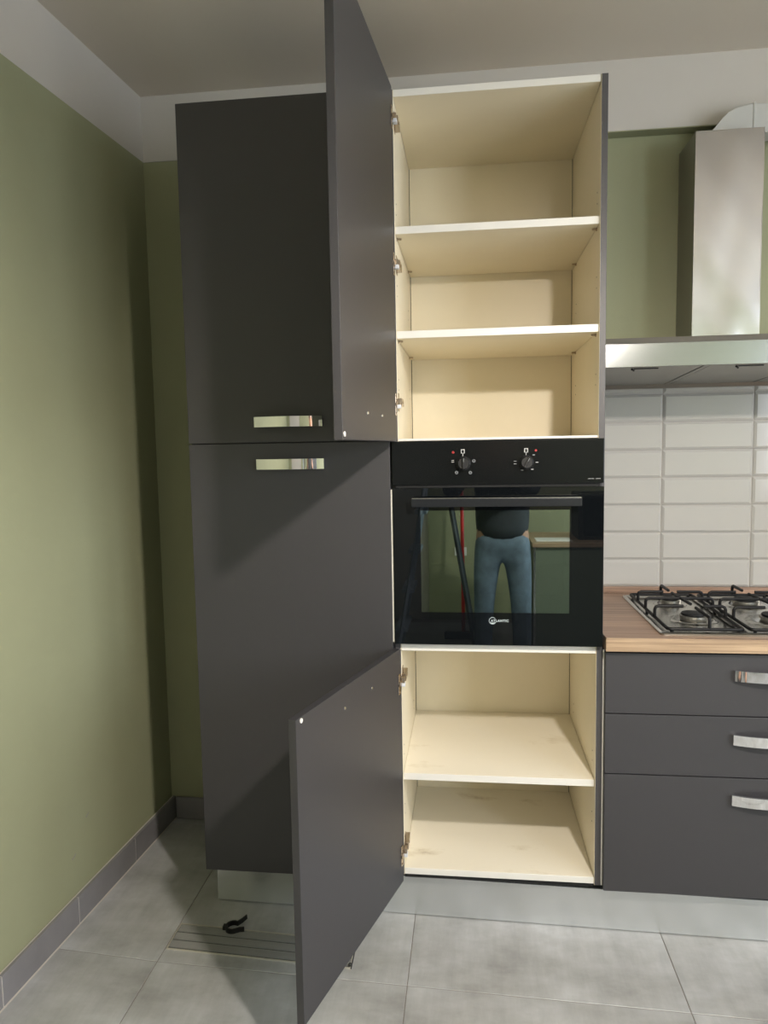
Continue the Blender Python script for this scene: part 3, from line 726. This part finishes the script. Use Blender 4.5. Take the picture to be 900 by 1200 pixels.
# ------------------------------------------------------------------ floor hatch and the loose clip
fh = thing('floor_hatch', 'long slotted grey cover with metal edges let into the floor below the doors', 'floor hatch', (-0.395, -0.11, 0))
A_ = Vector((-0.674, -0.046)); dx = Vector((1, -0.052)).normalized(); dy = Vector((0.004, -1)).normalized()
Lh, Wh = 0.556, 0.113
def hp_(u, v): return A_ + dx * u + dy * v
def hquad(bm, u0, u1, v0, v1, z0, z1):
    c = [hp_(u0, v0), hp_(u1, v0), hp_(u1, v1), hp_(u0, v1)]; prism(bm, [(p.x, p.y) for p in c], z0, z1, 'z')
bm = B()
hquad(bm, 0.0, Lh, 0.0, 0.003, 0.0, 0.004); hquad(bm, 0.0, Lh, Wh - 0.003, Wh, 0.0, 0.004); hquad(bm, 0.0, 0.003, 0.003, Wh - .003, 0.0, 0.004); hquad(bm, Lh - .003, Lh, 0.003, Wh - .003, 0.0, 0.004)
obj('frame', bm, mat('hatch_metal', (0.60, 0.57, 0.50), 0.4, metal=0.4), fh)
bm = B(); hquad(bm, 0.003, Lh - .003, .003, Wh - .003, 0.0, 0.0006); lab(obj('tray', bm, DARK_GAP, fh), 'dark gap between the strips')
for k in range(3):
    v0 = 0.0065 + k * (Wh - 0.010) / 3; v1 = v0 + (Wh - 0.010) / 3 - 0.0055
    bm = B(); hquad(bm, 0.0045, Lh - .0045, v0, v1, 0.0006, 0.0034); obj('strip', bm, HATCH_S, fh)
bm = B(); p = hp_(Lh - 0.002, Wh - 0.010); lathe(bm, [(0.005, 0.0034), (0.005, 0.008), (0.003, 0.010)], (p.x, p.y, 0), 12); lab(obj('corner_stud', bm, BLACK, fh), 'small black stud at the right end')
bm = B(); tube(bm, [(*hp_(Lh + .0015, -0.004), 0.002), (*hp_(Lh + .0015, Wh), 0.002)], 0.0018, 6); lab(obj('edge_wire', bm, BLACK, fh), 'dark line along the right end')
# C-shaped plinth clip
def strip_c(bm, pts, zc, wdt, th):
    n = len(pts); ring = []
    for i, p in enumerate(pts):
        a = Vector(pts[max(0, i - 1)]); b_ = Vector(pts[min(n - 1, i + 1)]); t = (b_ - a).normalized(); nn = Vector((-t.y, t.x)); q = Vector(p)
        tt = th[i] if isinstance(th, list) else th
        ring.append([bm.verts.new((*(q + nn * tt / 2), zc)), bm.verts.new((*(q + nn * tt / 2), zc + wdt)), bm.verts.new((*(q - nn * tt / 2), zc + wdt)), bm.verts.new((*(q - nn * tt / 2), zc))])
    for a, b_ in zip(ring, ring[1:]):
        for j in range(4): bm.faces.new((a[j], a[(j + 1) % 4], b_[(j + 1) % 4], b_[j]))
    bm.faces.new(ring[0][::-1]); bm.faces.new(ring[-1])
pc = thing('plastic_clip', 'small black c-shaped plastic clip lying on the floor hatch', 'clip', (-0.503, -0.058, 0.004))
bm = B()
c0 = Vector((-0.503, -0.060))
def arcp(r, a0, a1, n): return [(c0.x + r * math.cos(math.radians(a0 + (a1 - a0) * k / n)), c0.y + r * math.sin(math.radians(a0 + (a1 - a0) * k / n))) for k in range(n + 1)]
arc = arcp(0.020, 62, 300, 16)
pts = [(c0.x + 0.028, c0.y + 0.052), (c0.x + 0.020, c0.y + 0.034)] + arc + [(c0.x + 0.024, c0.y - 0.009), (c0.x + 0.038, c0.y - 0.006)]
strip_c(bm, pts, 0.0042, 0.014, [0.003, 0.004] + [0.005] * 17 + [0.005, 0.004])
box(bm, c0.x - 0.030, c0.x - 0.018, c0.y - 0.007, c0.y + 0.007, 0.0042, 0.016); obj('clip_body', bm, CLIP, pc)

# ------------------------------------------------------------------ pendant lamp that lights the kitchen front
pl = thing('pendant_lamp', 'opal glass pendant lamp on a cord from the ceiling in front of the drawers', 'lamp', (LAMP.x, LAMP.y, LAMP.z))
bm = B()
n = 32; prof_o = [(0.150, -0.012), (0.120, 0.055), (0.070, 0.100), (0.024, 0.118)]; prof_i = [(0.022, 0.112), (0.067, 0.095), (0.116, 0.052), (0.147, -0.012)]
rings = [[bm.verts.new((LAMP.x + r_ * math.cos(2 * PI * j / n), LAMP.y + r_ * math.sin(2 * PI * j / n), LAMP.z + z)) for j in range(n)] for r_, z in prof_o + prof_i]
for i in range(len(rings)):
    a, b_ = rings[i], rings[(i + 1) % len(rings)]
    for j in range(n): bm.faces.new((a[j], a[(j + 1) % n], b_[(j + 1) % n], b_[j]))
obj('lamp_shade', bm, SHADE, pl, sm=True)
bm = B(); tube(bm, [(LAMP.x, LAMP.y, LAMP.z + 0.10), (LAMP.x, LAMP.y, CZ)], 0.003, 8); obj('cord', bm, BLACK, pl)
bm = B(); lathe(bm, [(0.015, 0.085), (0.015, 0.11), (0.012, 0.116)], tuple(LAMP), 16); obj('socket', bm, BLACK, pl)
bm = B(); lathe(bm, [(0.008, 0.060), (0.018, 0.063), (0.022, 0.070), (0.020, 0.080), (0.013, 0.088)], tuple(LAMP), 20); obj('bulb', bm, BULB_M, pl, sm=True)
bm = B(); lathe(bm, [(0.05, 0.0), (0.05, -0.02), (0.02, -0.03)], (LAMP.x, LAMP.y, CZ - 0.0002), 24); obj('ceiling_rose', bm, BLACK, pl, sm=True)

# ------------------------------------------------------------------ the room behind, seen mirrored in the oven glass
def skin(name, verts, edges, radii, root, material, parent, sub=2):
    me = bpy.data.meshes.new(name); me.from_pydata([tuple(v) for v in verts], edges, []); me.materials.append(material)
    o = bpy.data.objects.new(name, me); COL.objects.link(o)
    md = o.modifiers.new('skin', 'SKIN'); md.use_smooth_shade = True
    sv = me.skin_vertices[0].data
    for i, r_ in enumerate(radii): sv[i].radius = (r_, r_) if not isinstance(r_, tuple) else r_; sv[i].use_root = (i == root)
    s = o.modifiers.new('sub', 'SUBSURF'); s.levels = sub; s.render_levels = sub
    bpy.context.view_layer.update()
    m2 = bpy.data.meshes.new_from_object(o.evaluated_get(bpy.context.evaluated_depsgraph_get()))
    bpy.data.objects.remove(o)
    for p in m2.polygons: p.use_smooth = True
    q = bpy.data.objects.new(name, m2); COL.objects.link(q); q.parent = parent; ORG[q.name] = Vector((0, 0, 0))
    if not m2.materials: m2.materials.append(material)
    return q
per = thing('person', 'person in blue jeans and dark jacket holding up a phone, mirrored in the oven glass', 'person', (0.43, -2.50, 0))
# local frame: faces +y (the kitchen), x to the person's right as seen from behind
V = [(0, 0, .95), (0, -.005, 1.08), (0, -.01, 1.24), (0, -.01, 1.40), (0, .0, 1.50), (0, .02, 1.585), (0, .025, 1.68)]
Rr = [(.15, .115), (.145, .11), (.165, .12), (.15, .11), .055, (.075, .09), (.078, .092)]
Ed = [(0, 1), (1, 2), (2, 3), (3, 4), (4, 5), (5, 6)]
def addv(p, r_, par):
    V.append(p); Rr.append(r_); Ed.append((par, len(V) - 1)); return len(V) - 1
hands = []
PH = Vector((0.2219 - 0.43, -2.083 + 2.50, 1.452))            # phone, just behind the lens
for s in (-1, 1):
    sh = addv((s * .19, -.01, 1.40), .058, 3)
    el_ = addv((PH.x * .35 + s * .25, .10, 1.17), .043, sh)
    wx = PH.x + s * .10
    wr = addv((wx, .335, 1.385), .027, el_)
    pm = addv((PH.x + s * .088, .372, 1.425), .026, wr)
    k1 = addv((PH.x + s * .083, .385, 1.452), .024, pm)
    for f_ in range(4):
        zz = 1.425 + f_ * .020; L_ = (.048, .056, .054, .046)[f_]
        a = addv((PH.x + s * .086, .400, zz), .0085, k1)
        b_ = addv((PH.x + s * (.086 - L_ * .25), .416, zz + .002), .0080, a)
        c_ = addv((PH.x + s * (.086 - L_ * .75), .414, zz + .003), .0070, b_)
    t1 = addv((PH.x + s * .070, .368, 1.440), .011, pm); addv((PH.x + s * .045, .386, 1.447), .0085, t1)
    hip = addv((s * .095, 0, .88), .088, 0)
    kn = addv((s * .115, .02, .49), .058, hip)
    an = addv((s * .125, -.01, .09), .038, kn)
    hl = addv((s * .125, -.02, .045), .038, an); addv((s * .15, .14, .032), .032, an)
skin('body', V, Ed, Rr, 0, SKIN, per)
# jacket and jeans as cloth over the body
V2 = [(0, 0, .84), (0, 0, .98), (0, -.01, 1.15), (0, -.01, 1.30), (0, -.01, 1.42), (0, 0, 1.49)]
R2 = [(.175, .14), (.178, .138), (.185, .14), (.195, .145), (.165, .125), .07]
E2 = [(i, i + 1) for i in range(5)]
for s in (-1, 1):
    b0 = len(V2); V2 += [(s * .19, -.01, 1.40), (PH.x * .35 + s * .25, .10, 1.17), (PH.x + s * .101, .315, 1.37)]; R2 += [.078, .062, .044]
    E2 += [(4, b0), (b0, b0 + 1), (b0 + 1, b0 + 2)]
skin('jacket', V2, E2, R2, 2, JACKET, per)
V3 = [(0, 0, .97), (0, 0, .88)]; R3 = [(.155, .125), (.162, .13)]; E3 = [(0, 1)]
for s in (-1, 1):
    b0 = len(V3); V3 += [(s * .095, 0, .80), (s * .105, .012, .64), (s * .115, .02, .49), (s * .122, .0, .28), (s * .125, -.01, .06)]; R3 += [.098, .084, .070, .064, .062]
    E3 += [(1, b0)] + [(b0 + i, b0 + i + 1) for i in range(4)]
skin('jeans', V3, E3, R3, 0, JEANS, per)
for s in (-1, 1):
    skin('shoe', [(s * .125, -.055, .045), (s * .13, .03, .047), (s * .148, .12, .036), (s * .155, .175, .03)], [(0, 1), (1, 2), (2, 3)], [.040, .044, .038, .026], 1, SHOE, per)
bm = B(); bmesh.ops.create_icosphere(bm, subdivisions=3, radius=1.0)
for v in bm.verts:
    v.co = Vector((v.co.x * .092, v.co.y * .108, v.co.z * .088)) + Vector((0, 0.005, 1.72))
    if v.co.y > 0.06 and v.co.z < 1.73: v.co.y = 0.06
obj('hair', bm, HAIR, per, local=True, sm=True)
bm = B()                                                       # nose, ears
tube(bm, [(0, .105, 1.665), (0, .128, 1.638), (0, .108, 1.630)], [.008, .013, .008], 8)
obj('nose', bm, SKIN, per, local=True, sm=True)
for s in (-1, 1):
    bm = B(); tube(bm, [(s * .082, .02, 1.675), (s * .092, .012, 1.655), (s * .082, .02, 1.628)], [.008, .014, .008], 8); obj('ear', bm, SKIN, per, local=True, sm=True)
    bm = B(); lathe(bm, [(.004, -.011), (.011, -.004), (.011, .004), (.004, .011)], (s * .032, .098, 1.672), 10); obj('eye', bm, PAPER, per, local=True, sm=True)
bm = B(); tube(bm, [(-.024, .108, 1.602), (0, .116, 1.600), (.024, .108, 1.602)], [.003, .006, .003], 8); obj('mouth', bm, mat('lips', (0.4, 0.15, 0.13), 0.5), per, local=True, sm=True)
ph = obj('phone', bbox(0.2219 - .078, 0.2219 + .078, -2.089, -2.081, 1.4145, 1.4895, 0.003), BLACK)
tag(ph, 'black phone held level in both hands by the person in the dark jacket', 'phone')

sl = thing('stepladder', 'blue-grey aluminium stepladder mirrored at the left of the oven glass', 'stepladder', (-0.03, -2.75, 0))
def rail(bm, a, b_, w_=.03, t_=.018):
    a = Vector(a); b_ = Vector(b_); d = (b_ - a); L_ = d.length; q = d.to_track_quat('Z', 'Y').to_matrix().to_4x4()
    box(bm, -w_ / 2, w_ / 2, -t_ / 2, t_ / 2, 0, L_, Matrix.Translation(a) @ q)
top = (0.0, -2.75, 1.55)
for yy in (-2.98, -2.56):
    bm = B(); rail(bm, (-0.27, yy, 0.0), (-0.01, yy * .5 - 2.77 * .5, 1.55)); obj('front_rail', bm, LADDER, sl)
    bm = B(); rail(bm, (0.28, yy, 0.0), (0.03, yy * .5 - 2.77 * .5, 1.50)); obj('rear_rail', bm, LADDER_D, sl)
for k in range(5):
    t = (k + 1) / 6.0; x = -0.27 + 0.26 * t; z = 1.55 * t
    bm = B(); box(bm, x - .04, x + .04, -2.97 + .1 * t, -2.57 - .1 * t, z - .012, z + .012); obj('step', bm, LADDER, sl)
obj('top_step', bbox(-0.10, 0.10, -2.90, -2.64, 1.55, 1.58, .004), LADDER_D, sl)
bm = B(); tube(bm, [(0.175, -3.35, 0.03), (0.165, -3.55, 1.30)], 0.014, 12); rp = thing('broom', 'broom with a red handle mirrored behind the person', 'broom', (0.175, -3.35, 0))
obj('broom_handle', bm, RED, rp)
bm = B(); box(bm, 0.03, 0.32, -3.375, -3.325, 0.0, 0.055); bevel(bm, .006, 1); obj('broom_head', bm, BLACK, rp)
cb = thing('sideboard', 'low green-grey cupboard with wooden top mirrored at the right of the oven glass', 'cupboard', (1.3, -3.1, 0))
bm = B(); box(bm, 0.66, 2.3, -3.45, -2.85, 0.0, 0.775); obj('carcass', bm, mat('grey_green_laminate', (0.16, 0.19, 0.14), 0.6), cb)
obj('cupboard_top', bbox(0.645, 2.32, -3.46, -2.83, 0.775, 0.805, .003), WOOD_E, cb)
bm = B(); box(bm, 0.655, 0.668, -2.852, -2.845, 0.03, 0.775); obj('edge_strip', bm, STEEL, cb)
pa = obj('paper_sheet', bbox(0.68, 0.92, -3.10, -2.90, 0.8055, 0.8085, .0005, 1), PAPER); tag(pa, 'white papers lying on the green-grey cupboard behind the person', 'paper')
mw = thing('microwave_oven', 'dark box-shaped microwave on the cupboard behind the person', 'microwave', (1.2, -3.1, 0.806))
obj('case', bbox(0.97, 1.42, -3.35, -2.98, 0.8055, 1.12, .008), BLACK, mw); obj('door_glass', bbox(1.0, 1.28, -2.979, -2.972, 0.83, 1.10, .004), BLACK_G, mw)
